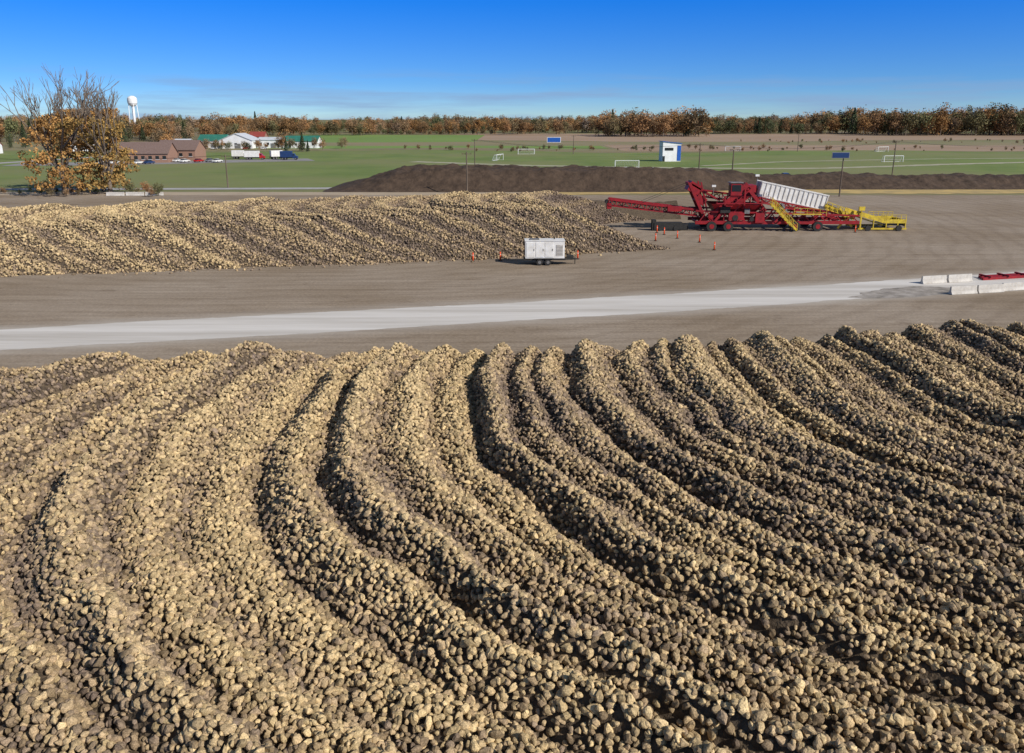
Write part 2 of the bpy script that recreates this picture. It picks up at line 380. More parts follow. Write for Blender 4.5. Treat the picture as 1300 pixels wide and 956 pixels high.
def make_pile(name,fn,x0,x1,y0,y1,res,sp,size,keep,tintf,loose=None):
    V,F=grid(np.arange(x0,x1,res),np.arange(y0,y1,res),lambda a,b:fn(a,b)[0]-.07)
    base=np_mesh(name,V,F,[PILE],smooth=True)
    X,Y=np.meshgrid(np.arange(x0,x1,sp),np.arange(y0,y1,sp)); X=X.ravel();Y=Y.ravel()
    X=X+(rng.random(X.size)-.5)*sp*1.5;Y=Y+(rng.random(X.size)-.5)*sp*1.5
    m=keep(X,Y)&(rng.random(X.size)>.06); X=X[m];Y=Y[m]
    h,phi,k,p=fn(X,Y); m=h>-.02; X,Y,h,phi,k,p=[q[m] for q in (X,Y,h,phi,k,p)]
    n=len(X); Z=h+(rng.random(n)-.4)*size*.85
    tint=tintf(X,Y,phi,k,p,h)
    if loose is not None:
        lx,ly=loose; X=np.r_[X,lx];Y=np.r_[Y,ly];Z=np.r_[Z,lx*0+.1];tint=np.r_[tint,lx*0+.5]; n=len(X)
    rot=rng.random((n,3))*6.283
    s=size*(.62+.75*rng.random(n)**1.6)
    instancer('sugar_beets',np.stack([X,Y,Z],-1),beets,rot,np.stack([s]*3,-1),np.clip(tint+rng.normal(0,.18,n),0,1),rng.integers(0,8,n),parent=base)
    print(name,n)
    return base
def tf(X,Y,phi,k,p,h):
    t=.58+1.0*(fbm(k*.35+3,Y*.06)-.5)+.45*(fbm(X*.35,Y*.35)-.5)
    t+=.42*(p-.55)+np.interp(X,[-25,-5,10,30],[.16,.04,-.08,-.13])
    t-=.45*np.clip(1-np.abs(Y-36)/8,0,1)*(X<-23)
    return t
lx=rng.uniform(-25,30,60); ly=np.interp(lx,[-30,32],[44,55])+3+rng.random(60)*3
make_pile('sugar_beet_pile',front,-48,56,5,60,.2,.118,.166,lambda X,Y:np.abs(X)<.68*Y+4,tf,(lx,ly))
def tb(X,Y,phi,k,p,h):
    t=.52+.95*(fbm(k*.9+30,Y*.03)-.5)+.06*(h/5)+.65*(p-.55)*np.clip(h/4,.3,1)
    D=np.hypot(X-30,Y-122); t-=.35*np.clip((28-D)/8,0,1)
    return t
lx=np.r_[rng.uniform(-50,18,160)]; ly=np.interp(lx,[-57,-1,19],[87,99.3,106])-rng.random(160)**2*2.2
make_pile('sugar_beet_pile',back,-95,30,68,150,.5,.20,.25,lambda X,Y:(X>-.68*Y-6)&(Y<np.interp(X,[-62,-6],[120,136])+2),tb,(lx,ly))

# ------------------------------------------------------------------ trees
def quads(C,size,r):
    n=len(C); a=r.normal(size=(n,3));a/=np.linalg.norm(a,axis=1)[:,None]
    b=np.cross(a,r.normal(size=(n,3)));b/=np.linalg.norm(b,axis=1)[:,None]
    s=(size*(.5+r.random(n)))[:,None]; a=a*s;b=b*s*.7
    V=np.stack([C-a-b*.3,C+b-a*.1,C+a,C-b+a*.1],1).reshape(-1,3); F=np.arange(4*n).reshape(n,4); return V,F
def branches(mb,p,d,L,r,depth,rnd,tips,spread=.55,mi=0,n=6,up=.12):
    q=p+d*L; mb.cyl(p,q,r,mi,n,r*.68,cap=False)
    if depth==0: tips.append(q); return
    tips.append(q) if depth<=2 else None
    for i in range(rnd.choice([2,2,3])):
        nd=(d+Vector((rnd.uniform(-1,1),rnd.uniform(-1,1),rnd.uniform(-.5,.8)))*spread+Vector((0,0,up))).normalized()
        branches(mb,q,nd,L*rnd.uniform(.62,.88),r*rnd.uniform(.58,.74),depth-1,rnd,tips,spread,mi,max(4,n-1),up)
def leaf_mat(name,c1,c2):
    m=bpy.data.materials.new(name); m.use_nodes=True;nt=m.node_tree;N=nt.nodes;L=nt.links
    b=N['Principled BSDF'];b.inputs['Roughness'].default_value=.8; b.inputs['Specular IOR Level'].default_value=.15
    a=N.new('ShaderNodeAttribute');a.attribute_name='cv'
    r=N.new('ShaderNodeValToRGB');r.color_ramp.elements[0].color=(*c1,1);r.color_ramp.elements[1].color=(*c2,1)
    L.new(a.outputs['Fac'],r.inputs[0]);L.new(r.outputs[0],b.inputs['Base Color']); return m
def big_tree(name,x,y,H,R,seed,leaf,dens=26,bare=.8,nsk=110,sktop=.76):
    rnd=random.Random(seed); r=np.random.default_rng(seed)
    e=empty(name,(x,y,0)); mb=MB(); tips=[]
    mb.cyl((0,0,-.2),(0,0,H*.16),H*.024,0,10,H*.02,cap=False)
    for i in range(5):
        a=i*1.257+rnd.random(); dd=Vector((math.cos(a)*.42,math.sin(a)*.42,1)).normalized()
        branches(mb,Vector((0,0,H*.15)),dd,H*rnd.uniform(.21,.28),H*.014,5,rnd,tips,.52)
    mb.build('trunk_and_limbs',[BARK],parent=e)
    T=np.array([tuple(t) for t in tips])
    low=T[T[:,2]<H*bare]
    a=r.random(nsk)*6.28; z=.06+(sktop-.06)*r.random(nsk); rr=R*np.sqrt(r.random(nsk))*np.sin(np.pi*np.clip(z/(sktop+.12)+.12,0,1))**.5; sk=np.stack([np.cos(a)*rr,np.sin(a)*rr,H*z],-1)
    low=np.r_[low,sk]
    cv=r.random(len(low)); C=[];K=[]
    for t,c in zip(low,cv):
        if r.random()<.14: continue
        n=int(dens*(.4+r.random())); C.append(t+r.normal(size=(n,3))*np.array([.75,.75,.55])*H*.028); K.append(np.full(n,c)+r.normal(0,.15,n))
    C=np.concatenate(C);K=np.clip(np.concatenate(K),0,1); C[:,2]=np.maximum(C[:,2],.3)
    V,F=quads(C,.26,r); o=np_mesh('foliage',V,F,[leaf],{'cv':('FLOAT',np.repeat(K,4))}); o.parent=e
    print(name,len(C),T[:,2].max(),np.abs(T[:,0]).max())
LO=leaf_mat('orange_leaves',(.23,.12,.04),(.52,.29,.10))
LG=leaf_mat('olive_leaves',(.20,.14,.05),(.46,.28,.09))
big_tree('autumn_maple_tree',-103,186,26,8.2,3,LO,36,.66,190,.66)
big_tree('autumn_maple_tree',-93.5,188,22,6.8,8,LG,34,.76,150,.74)
big_tree('autumn_maple_tree',-99,196,22,7.5,12,LO,34,.85,140)

TREE=tint_mat('autumn_foliage',[(0,(.07,.095,.05)),(.3,(.14,.145,.065)),(.5,(.23,.16,.09)),(.7,(.31,.165,.075)),(.85,(.38,.21,.08)),(1,(.24,.19,.15))],vary=.3,leafattr='cv')  # autumn tones lightened and greyed, distance haze painted into the base colour
def proto(seed,conifer=False,n=1500):
    r=np.random.default_rng(seed); rnd=random.Random(seed)
    mb=MB(); mb.cyl((0,0,-.02),(0,0,.3),.018,0,6,.013)
    for i in range(7):
        a=rnd.random()*6.28; z=.2+.35*rnd.random(); mb.cyl((0,0,z),(math.cos(a)*.25,math.sin(a)*.25,z+.3),.008,0,4,.003)
    mb.cyl((0,0,.3),(0.01,0,.92),.012,0,5,.003)
    C=[];K=[]
    if conifer:
        z=r.random(n)**.8; a=r.random(n)*6.28; rad=.24*(1-z)*(.55+.45*np.sin(z*45)**2)*np.sqrt(r.random(n))
        C=np.stack([np.cos(a)*rad,np.sin(a)*rad,.05+.95*z],-1); K=.6+.5*r.random(n)
    else:
        nc=30
        for i in range(nc):
            u=r.normal(size=3);u/=np.linalg.norm(u);rad=.15+.85*r.random()**.6
            c=np.array([u[0]*.33*rad,u[1]*.33*rad,.53+u[2]*.42*rad]); s=.05+.045*r.random(); m=n//nc
            C.append(c+r.normal(size=(m,3))*s);K.append(np.full(m,.55+.75*r.random())+r.normal(0,.12,m))
        C=np.concatenate(C);K=np.concatenate(K)
    C[:,2]=np.clip(C[:,2],.03,1.05)
    V,F=quads(C,.024,r); o=len(mb.v)
    Vn=np.r_[np.array([tuple(v) for v in mb.v]),V]
    Fs=[f for f in mb.f]+[tuple(f+o) for f in F]
    me=bpy.data.meshes.new('tree'); me.from_pydata(Vn.tolist(),[],[tuple(int(i) for i in f) for f in Fs])
    me.materials.append(TREE); me.materials.append(BARK)
    mi=[1]*len(mb.f)+[0]*len(F); me.polygons.foreach_set('material_index',mi)
    at=me.attributes.new('cv','FLOAT','POINT'); at.data.foreach_set('value',np.r_[np.ones(o),np.repeat(K,4)].astype(np.float32))
    return bpy.data.objects.new('tree',me)
protos=[proto(100+i) for i in range(6)]+[proto(200,True),proto(201,True)]
def forest(name,boxes):
    P=[];Sc=[];T=[];I=[]
    for (x0,x1,y0,y1,n,h0,h1,tlo,thi,con) in boxes:
        x=rng.uniform(x0,x1,n);y=rng.uniform(y0,y1,n)
        h=rng.uniform(h0,h1,n)*(.75+.5*vn(x*.03,y*.01)); w=h*rng.uniform(.8,1.3,n)
        P.append(np.stack([x,y,x*0],-1));Sc.append(np.stack([w,w,h],-1))
        T.append(np.clip(rng.uniform(tlo,thi,n),0,1)); c=rng.random(n)<con
        I.append(np.where(c,rng.integers(6,8,n),rng.integers(0,6,n))); T[-1][c]=.05
    P=np.concatenate(P);Sc=np.concatenate(Sc);T=np.concatenate(T);I=np.concatenate(I);n=len(P)
    R=np.zeros((n,3));R[:,2]=rng.random(n)*6.28
    instancer(name,P,protos,R,Sc,T,I)
forest('distant_treeline',[
 (-900,-430,560,640,110,8,14,.1,.9,.15),
 (-440,-235,600,760,130,12,18,.2,.95,.1),
 (-1000,1000,1100,1300,700,13,21,.15,1,.06),
 (-270,330,960,1060,260,10,17,.2,1,.05),
 (-420,-230,470,520,22,6,11,.1,.9,.25),
 (-300,-150,820,900,50,13,20,.3,.95,.03),
 (-130,60,880,930,36,13,20,.4,.95,.03),
 (85,190,770,860,55,14,26,.3,.95,.05),
 (180,340,900,980,90,9,16,.05,.7,.2),
 (345,900,820,980,480,19,29,.3,1,.05),
 (480,640,640,700,14,12,20,.2,.7,.2),
 (-1800,-800,700,1300,200,14,20,.2,.9,.1),
 (800,2000,900,1300,250,20,28,.4,.9,.05),
 (-2500,2500,1900,2100,400,18,24,.3,.9,.05)])
forest('scrub_bushes',[(-60,300,425,470,90,1.0,3.0,.2,.7,0),(-250,-100,440,500,40,3,8,.1,.8,.2),(-170,-20,880,900,60,3,7,.2,.6,0),(150,500,560,640,70,1.0,3.0,.3,.7,0),(-125,-80,180,192,26,1.2,3,.2,.8,0)])
def small(name,x,y,h,kind,tint):
    m=protos[kind].data; c=m.copy(); mt=TREE.copy(); c.materials[0]=mt
    for l in list(mt.node_tree.links):
        if l.to_node.type=='VALTORGB': mt.node_tree.links.remove(l)
    for n in mt.node_tree.nodes:
        if n.type=='VALTORGB': n.inputs[0].default_value=tint
    o=bpy.data.objects.new(name,c); o.location=(x,y,0); o.scale=(h*1.1,h*1.1,h); COL.objects.link(o)
small('spruce_tree',-110,430,10,6,.0); small('spruce_tree',-118,428,7,7,.0); small('spruce_tree',-106,425,6,6,.0)
small('maple_tree',-170,350,8,1,.8); small('maple_tree',-222,330,10,2,.7); small('maple_tree',-235,345,10,3,.25)
small('maple_tree',-128,455,9,4,.75); small('maple_tree',-190,455,10,0,.8); small('maple_tree',-250,380,12,5,.6); small('maple_tree',-205,372,9,2,.35)
small('maple_tree',-168,512,12,3,.85); small('maple_tree',-215,500,12,1,.5); small('maple_tree',-98,470,6,2,.4)

# ------------------------------------------------------------------ buildings
def house(name,x,y,w,d,h,rh,wall,roof,rz=0,axis='x',nwin=4,garage=0,over=.4):
    e=empty(name,(x,y,0),rz); a,b=w/2,d/2
    mb=MB(); mb.box((0,0,h/2),(w,d,h))
    if axis=='x': mb.add([(-a,-b,h),(-a,b,h),(-a,0,h+rh),(a,-b,h),(a,b,h),(a,0,h+rh)],[(0,2,1),(3,4,5)])
    else: mb.add([(-a,-b,h),(a,-b,h),(0,-b,h+rh),(-a,b,h),(a,b,h),(0,b,h+rh)],[(0,1,2),(3,5,4)])
    mb.build('walls',[wall],parent=e)
    mb=MB(); t=.22
    FS=[(0,1,2,3),(4,5,6,7),(3,2,6,7),(0,3,7,4),(1,2,6,5)]
    for s in(-1,1):
        if axis=='x':
            k=rh/b; q=[(-a-over,0,h+rh),(a+over,0,h+rh),(a+over,s*(b+over),h-over*k),(-a-over,s*(b+over),h-over*k)]
        else:
            k=rh/a; q=[(0,-b-over,h+rh),(0,b+over,h+rh),(s*(a+over),b+over,h-over*k),(s*(a+over),-b-over,h-over*k)]
        mb.add([(p[0],p[1],p[2]+.02) for p in q]+[(p[0],p[1],p[2]+t) for p in q],FS)
    mb.build('roof',[roof],parent=e)
    mb=MB()
    for i in range(nwin):
        wx=-a+w*(i+.5)/nwin
        mb.box((wx,-b-.01,h*.55),(min(1.4,w/nwin*.5),.08,min(1.3,h*.4)),0)
        mb.box((wx,-b-.03,h*.55-min(1.3,h*.4)/2-.08),(min(1.7,w/nwin*.6),.12,.12),1)
    if nwin: mb.build('windows',[GLS,WHTB],parent=e)
    mb=MB(); mb.box((a*.1,-b-.015,1.05),(1.1 if not garage else garage,.1,2.1 if not garage else h*.75)); mb.build('door',[STEEL if garage else ROOFB],parent=e)
    return e
house('brick_house',-146,328,19,12,3.6,4.0,BRICK,ROOFB,.08,nwin=7)
house('brick_house',-139,344,16,12,4.4,3.6,BRICK,ROOFB,.0,nwin=4)
house('white_shed',-194,478,14,12,3.2,2,WHTB,ROOFW,0,nwin=2)
house('white_barn',-178,492,16,12,4.2,3.2,WHTB,ROOFG,0,nwin=3,garage=3)
house('white_barn',-160,484,19,18,4.5,3.8,WHTB,ROOFW,0,axis='y',nwin=3,garage=3.5)
house('white_barn',-141,488,17,14,4.6,1.4,WHTB,ROOFW,0,nwin=4,garage=3)
house('white_barn',-124,486,20,12,4,2.8,WHTB,ROOFG,0,nwin=4)
house('red_roof_house',-172,558,10,9,5,3,BRICK,ROOFR,0,nwin=2)
house('farmhouse',-262,405,14,10,4.0,3.0,WHTB,ROOFR,.1,nwin=4)
house('farmhouse',-292,430,14,10,4.5,3.5,BRICK,ROOFB,.1,nwin=4)
house('farmhouse',-232,440,12,9,4,3,WHTB,ROOFB,.2,nwin=3)
e=empty('press_box_booth',(64.5,334,0),.12)
mb=MB(); mb.box((0,0,3.2),(7.6,5,6.4)); mb.add([(-3.8,-2.5,6.4),(3.8,-2.5,6.4),(3.8,2.5,6.4),(-3.8,2.5,6.4),(-3.8,-2.5,7.9),(3.8,-2.5,7.1),(3.8,2.5,7.1),(-3.8,2.5,7.9)],[(0,1,5,4),(1,2,6,5),(2,3,7,6),(3,0,4,7)])
mb.build('walls',[WHTB],parent=e)
mb=MB(); mb.beam((-4.1,0,8.0),(4.1,0,7.15),5.8,.2); mb.box((3.0,-2.56,3.3),(1.5,.1,6.0)); mb.build('roof_and_trim',[BLUE],parent=e)
mb=MB(); mb.box((-1.2,-2.54,4.9),(3.6,.1,1.1)); mb.box((-3.3,-2.54,1.1),(.9,.1,2.1)); mb.build('windows',[GLS],parent=e)
e=empty('water_tower',(-411,900,0)); mb=MB()
mb.cyl((0,0,0),(0,0,30),1.4,0,16); mb.cyl((0,0,0),(0,0,4),4,0,16,1.4)
for i in range(4):
    a=i*math.pi/2+.6; mb.cyl((math.cos(a)*5.5,math.sin(a)*5.5,0),(math.cos(a)*4,math.sin(a)*4,31.5),.35,0,8)
mb.build('stem_and_legs',[WHTB],parent=e,smooth=True)
mb=MB(); prof=[(1.6,29),(3.6,30.5),(4.9,32.5),(5.1,35),(4.9,37.6),(3.8,39),(2,40),(.01,40.3)]
for (r1,z1),(r2,z2) in zip(prof,prof[1:]): mb.cyl((0,0,z1),(0,0,z2),r1,0,20,r2,cap=False)
mb.build('tank',[WHTB],parent=e,smooth=True)

# ------------------------------------------------------------------ vehicles
def wheels(mb,xs,y,r,w,mi=0):
    for x in xs:
        for s in(-1,1): mb.cyl((x,s*y-w/2,r),(x,s*y+w/2,r),r,mi,14); mb.cyl((x,s*y-w/2-.02,r),(x,s*y+w/2+.02,r),r*.5,mi+1,10)
def car(x,y,rz,paint,name='parked_car'):
    e=empty(name,(x,y,0.05),rz); mb=MB()
    P=[(-2.3,.35),(-2.3,.75),(-2.1,.95),(-1.2,1.0),(1.0,.98),(2.1,.82),(2.3,.6),(2.3,.35)]
    n=len(P); mb.add([(a,-.88,b) for a,b in P]+[(a,.88,b) for a,b in P],[tuple(range(n)),tuple(range(2*n-1,n-1,-1))]+[(i,i+n,(i+1)%n+n,(i+1)%n) for i in range(n)])
    mb.build('body',[paint],parent=e,bevel=.06)
    mb=MB(); b=[(-1.7,-.82,.97),(1.1,-.82,.97),(.35,-.66,1.42),(-1.15,-.66,1.42)]; t=[(p[0],-p[1],p[2]) for p in b]
    mb.add(b+t,[(0,1,2,3),(7,6,5,4),(1,5,6,2),(0,3,7,4)],0); mb.build('glasshouse',[GLS],parent=e)
    mb=MB(); mb.box((-.4,0,1.44),(1.5,1.34,.06)); mb.build('roof',[paint],parent=e)
    mb=MB(); wheels(mb,(-1.4,1.4),.8,.33,.22); mb.build('wheels',[BLK,STEEL],parent=e)
REDC=mk('red_car_paint',(.4,.02,.02),rough=.25); GRY=mk('grey_car_paint',(.2,.2,.21),rough=.25)
car(80.5,238,.1,BLUE,'blue_car')
for i,(xx,p) in enumerate([(-157,WHT),(-153,WHT),(-149,GRY),(-143,WHT),(-139.5,DBLUE),(-134,WHT),(-130,WHT),(-125,REDC),(-121,GRY),(-117,WHT)]): car(xx,312+(i%3)*1.5+(i>4)*12,1.3,p)
for xx,p in [(-175,GRY),(-168,WHT),(-150,REDC),(-140,WHT)]: car(xx,462,1.4,p)
def truck(x,y,rz,cabp,boxm,L=7):
    e=empty('box_truck',(x,y,0.05),rz); mb=MB()
    mb.box((0,0,2.35),(L,2.4,2.5)); mb.build('cargo_box',[boxm],parent=e,bevel=.05)
    mb=MB(); c=L/2
    P=[(c+.1,.6),(c+.1,2.6),(c+.9,2.6),(c+1.3,1.7),(c+2.2,1.5),(c+2.2,.6)];n=len(P)
    mb.add([(a,-1.1,b) for a,b in P]+[(a,1.1,b) for a,b in P],[tuple(range(n)),tuple(range(2*n-1,n-1,-1))]+[(i,i+n,(i+1)%n+n,(i+1)%n) for i in range(n)])
    mb.build('cab',[cabp],parent=e,bevel=.05)
    mb=MB(); mb.box((c+.75,0,2.1),(.6,2.24,.6)); mb.build('cab_windows',[GLS],parent=e)
    mb=MB(); wheels(mb,(-L/2+1,-L/2+2.2,c+1.4),.95,.5,.3); mb.box((0,0,.85),(L+1,.9,.3)); mb.build('chassis',[BLK,STEEL],parent=e)
truck(-110,346,0.1,REDC,WHT,6); truck(-101,350,.6,BLUE,WHT,5); truck(-95,344,.1,DBLUE,DBLUE,5); truck(-118,352,.1,WHT,WHT,5)

# ------------------------------------------------------------------ generator trailer
e=empty('generator_trailer',(3.9,95.2,.03),.02)
mb=MB(); mb.box((0,0,1.85),(4.7,1.9,2.1)); mb.build('enclosure',[WHT],parent=e,bevel=.06)
mb=MB()
mb.box((0,0,2.93),(4.8,2.0,.08),0)
for xx in(-1.7,-.6,.5): mb.box((xx,-.965,1.85),(.95,.04,1.75),0)
mb.box((1.75,-.965,1.8),(.8,.05,1.3),3)
for i in range(7): mb.box((1.75,-.995,1.3+i*.17),(.76,.03,.04),1)
for xx in(-1.3,-.2,.9): mb.box((xx,-1.0,1.85),(.06,.04,.25),2)
mb.box((-1.2,0,3.02),(1.1,1.0,.1),1); mb.cyl((1.2,.3,2.95),(1.2,.3,3.25),.09,2)
mb.box((-2.37,0,1.8),(.04,1.4,1.4),1)
mb.build('doors_and_vents',[WHT,STEEL,BLK,CONC],parent=e)
mb=MB(); mb.box((0,0,.68),(5.0,1.7,.18)); mb.beam((2.4,-.6,.65),(4.1,0,.6),.12,.12);mb.beam((2.4,.6,.65),(4.1,0,.6),.12,.12)
mb.beam((3.7,0,.0),(3.7,0,1.1),.1,.1); mb.box((3.1,0,.85),(.8,.9,.4)); mb.box((-.1,-.98,.82),(2.3,.35,.08)); mb.box((-.1,.98,.82),(2.3,.35,.08))
wheels(mb,(-.62,.38),.98,.38,.24); mb.build('chassis_and_wheels',[BLK,STEEL],parent=e)

def delin(x,y):
    e=empty('traffic_delineator',(x,y,.03)); mb=MB(); mb.cyl((0,0,.05),(0,0,1.05),.10,0,12,.08); mb.cyl((0,0,1.05),(0,0,1.15),.03,0,8)
    mb.build('post',[ORG],parent=e,smooth=True)
    mb=MB(); mb.cyl((0,0,.74),(0,0,.80),.095,0,12,.094,cap=False); mb.build('reflective_band',[WHT],parent=e)
    mb=MB(); mb.cyl((0,0,0),(0,0,.06),.24,0,8); mb.build('base',[BLK],parent=e)
for p in [(-4.8,97.0),(-1.45,97.6),(8.2,98.6),(23,120.3),(24.2,116.4),(20.6,114),(27,105.7),(26.6,112.6),(52.9,122.8),(22.3,122.5)]: delin(*p)

def barrier(x,y,rz,L=3):
    e=empty('jersey_barrier',(x,y,.03),rz); mb=MB()
    P=[(-.3,0),(-.3,.08),(-.14,.33),(-.08,.81),(.08,.81),(.14,.33),(.3,.08),(.3,0)];n=len(P)
    mb.add([(-L/2,a,b) for a,b in P]+[(L/2,a,b) for a,b in P],[tuple(range(n)),tuple(range(2*n-1,n-1,-1))]+[(i,i+n,(i+1)%n+n,(i+1)%n) for i in range(n)])
    mb.build('concrete_body',[CONC],parent=e,bevel=.03)
for i in range(2): barrier(45+i*3.15,83.6+i*.75,.24)
for i in range(2): barrier(45.2+i*3.1,78.2+i*.7,.22,3)
barrier(51.4,80.0,.25,3)
for i in range(3): barrier(-90+i*4.3,183+i*.3,.03,4)
e=empty('red_steel_beams',(55.5,86.3,.03),.25); mb=MB()
for j in range(3): mb.box((j*.3,j*.55,.14),(9,.22,.28))
for j in range(2): mb.box((1.0,-5.2+j*.6,.16),(7,.25,.32))
for j in range(4): mb.box((-3.6+j*2.4,.55,.35),(.2,1.7,.14))
mb.build('beams',[RED],parent=e)
e=empty('black_hose_rolls',(51,72.2,.03),.3); mb=MB(); mb.cyl((-2,0,.3),(2,0,.3),.3); mb.cyl((-1.6,.6,.25),(2.4,.6,.25),.25); mb.build('rolls',[BLK],parent=e)

# ------------------------------------------------------------------ poles, wires, goals, boards
tops={}
def upole(key,x,y,h,z0=0,cross=True,lamp=False):
    e=empty('utility_pole' if not lamp else 'yard_lamp',(x,y,z0)); mb=MB(); mb.cyl((0,0,-.2),(0,0,h),.19,0,8,.13)
    if cross: mb.box((0,.18,h-.5),(2.2,.12,.14)); [mb.cyl((a,.18,h-.42),(a,.18,h-.2),.05) for a in(-1,0,1)]
    if lamp: mb.beam((0,0,h-.1),(1.2,-.3,h),.1,.1); mb.box((1.3,-.3,h),(.9,.45,.25)); mb.box((-.6,0,h),(.8,.45,.25))
    mb.build('pole',[WOOD],parent=e); tops[key]=Vector((x,y,z0+h-.3))
upole('a',-10.4,187,9.6); upole('b',-72,205,8.2); upole('c',73.5,181,9.6,cross=False); upole('d',55.6,242,9.8); upole('e',58,214,7.5,1.5,False,True)
upole('f',118,252,10.3); upole('g',-13.4,294,9.8); upole('h',190,262,10.3); upole('i',-175,225,8.5); upole('j',290,275,10.3); upole('k',30,400,9);upole('l',150,430,9)
def wire(a,b,off=0,sag=1.0):
    A,B=tops[a]+Vector((off,.15,.1)),tops[b]+Vector((off,.15,.1)); mb=MB(); n=12; pr=A
    for i in range(1,n+1):
        t=i/n; q=A.lerp(B,t)-Vector((0,0,sag*4*t*(1-t))); mb.beam(pr,q,.045,.045); pr=q
    mb.build('power_line',[BLK])
for o in(-1,1):
    wire('g','d',o,2);wire('d','f',o,1.6);wire('f','h',o,1.6);wire('h','j',o,1.6);wire('i','b',o,1.8)
def board(x,y,w,h,z,mat,face):
    e=empty('scoreboard',(x,y,0)); mb=MB()
    for s in(-.35,.35): mb.box((s*w,.12,z/2),(.22,.22,z),1)
    mb.box((0,.12,z+h/2),(w,.25,h),0); mb.box((0,-.02,z+h/2),(w*.92,.06,h*.84),2); mb.build('panel_and_posts',[WHT,STEEL,face],parent=e)
e=empty('yard_sign',(73.5,180.6,0)); mb=MB(); mb.box((-.9,-.2,9.1),(3.9,.12,1.3),0); mb.box((-.9,-.28,9.1),(3.6,.05,1.05),1); mb.build('panel',[GRY,DBLUE],parent=e)
board(24,470,8,3,3.5,WHT,BLUE)
def goal(x,y,rz=0,w=7.3):
    e=empty('soccer_goal',(x,y,.05),rz); mb=MB(); t=.16
    for s in(-1,1):
        mb.beam((s*w/2,0,0),(s*w/2,0,2.44),t,t); mb.beam((s*w/2,0,2.44),(s*w/2,.9,2.44),t*.6,t*.6); mb.beam((s*w/2,.9,2.44),(s*w/2,2.1,0),t*.6,t*.6); mb.beam((s*w/2,0,.05),(s*w/2,2.1,.05),t*.6,t*.6)
    mb.beam((-w/2,0,2.44),(w/2,0,2.44),t,t); mb.beam((-w/2,2.1,.05),(w/2,2.1,.05),t*.6,t*.6); mb.build('frame',[WHTB],parent=e)
    mb=MB()
    for i in range(15):
        xx=-w/2+w*i/14; mb.beam((xx,.9,2.44),(xx,2.1,.05),.02,.02)
    for i in range(6):
        k=i/5; mb.beam((-w/2,.9+1.2*k,2.44-2.4*k),(w/2,.9+1.2*k,2.44-2.4*k),.02,.02)
    mb.build('net',[WHTB],parent=e)
goal(41,290,.05,8.5);goal(153,327,.1,8);goal(118,437,0,8);goal(7,398,.1,8);goal(195,430,.5,8);goal(-5,340,1.2,7.3)

# ------------------------------------------------------------------ beet piler
O=(38,127,0); E=empty('beet_piler',O)
def part(mb,name,mats,bev=0): return mb.build(name,mats,origin=O,parent=E,bevel=bev)
mb=MB(); mb.truss((15.2,127,4.3),(29.5,127,2.6),1.5,1.05,12,0,.16); mb.beam((15.0,127,4.5),(29.5,127,2.78),1.1,.1,1); mb.beam((15.4,126.2,4.75),(29.5,126.2,3.05),.1,.35,0); mb.beam((15.4,127.8,4.75),(29.5,127.8,3.05),.1,.35,0)
mb.cyl((15,126.3,4.3),(15,127.7,4.3),.32,1); mb.box((15.3,127,3.7),(.7,1.5,.9),0); mb.box((25.5,125.9,3.3),(2.2,.3,.8),0)
part(mb,'stacking_boom',[RED,BLK])
mb=MB()
for y in(125.9,128.1):
    mb.beam((27.6,y,7.3),(30.6,y,1.2),.35,.45); mb.beam((27.6,y,7.3),(32.5,y,4.6),.2,.25); mb.beam((29.4,y,7.4),(30.6,y,3),.2,.25)
mb.beam((27.6,125.9,7.2),(27.6,128.1,7.2),.35,.35); mb.box((28.5,127,6.5),(1.9,2.4,1.5),0,Matrix.Rotation(.45,3,'Y')); mb.box((29.6,127,4.7),(1.6,2.2,1.2),0,Matrix.Rotation(.6,3,'Y'))
for y in(126,128): mb.beam((27.6,y,7.2),(20.5,y,4.3),.05,.05,1)
part(mb,'boom_mast',[RED,BLK])
mb=MB()
for y in(124.4,129.6):
    mb.beam((28.5,y,1.35),(54,y,1.35),.35,.5)
    for x in np.arange(29,54,2.5): mb.beam((x,y,1.3),(x+1.25,y,3.1-(x-29)*.03),.14,.14); mb.beam((x+1.25,y,3.1-(x-29)*.03),(x+2.5,y,1.3),.14,.14)
    mb.beam((28.5,y,3.15),(54,y,2.4),.25,.25)
for x in np.arange(29,54.5,3.2): mb.beam((x,124.4,1.3),(x,129.6,1.3),.25,.25)
part(mb,'main_frame',[RED])
mb=MB()
for y in(124.2,129.8):
    for x in(31,33.6,44,47.5): mb.cyl((x,y-.35,.78),(x,y+.35,.78),.78,0,18); mb.cyl((x,y-.38,.78),(x,y+.38,.78),.38,1,12)
mb.box((24.4,125.2,.75),(4.4,1.4,1.1),0); mb.box((26.8,126,.5),(1.6,2,.8),0); mb.box((22.2,125.2,.9),(.6,1.2,1.6),0); mb.cyl((23.2,124.4,.45),(23.2,124.7,.45),.4,0,14);mb.cyl((25.6,124.4,.45),(25.6,124.7,.45),.4,0,14)
part(mb,'wheels_and_power_unit',[BLK,RED])
mb=MB()
mb.truss((31,125.6,1.6),(36.6,125.6,6.9),1.6,1.1,6,0,.16); mb.beam((31,125.6,1.7),(36.6,125.6,7),1.3,.12,1); mb.beam((30.8,124.75,2.0),(36.4,124.75,7.2),.08,.8,0)
mb.truss((29.6,128.4,5.6),(38.2,128.4,4.4),1.7,1.0,7,0,.15); mb.beam((29.6,128.4,6),(38,128.4,4.9),1.4,.1,1)
mb.beam((34.5,127.5,3.2),(38.5,127.5,6.3),1.8,.7,0); mb.box((37.2,127,6.4),(1.6,2.6,1.1),0)
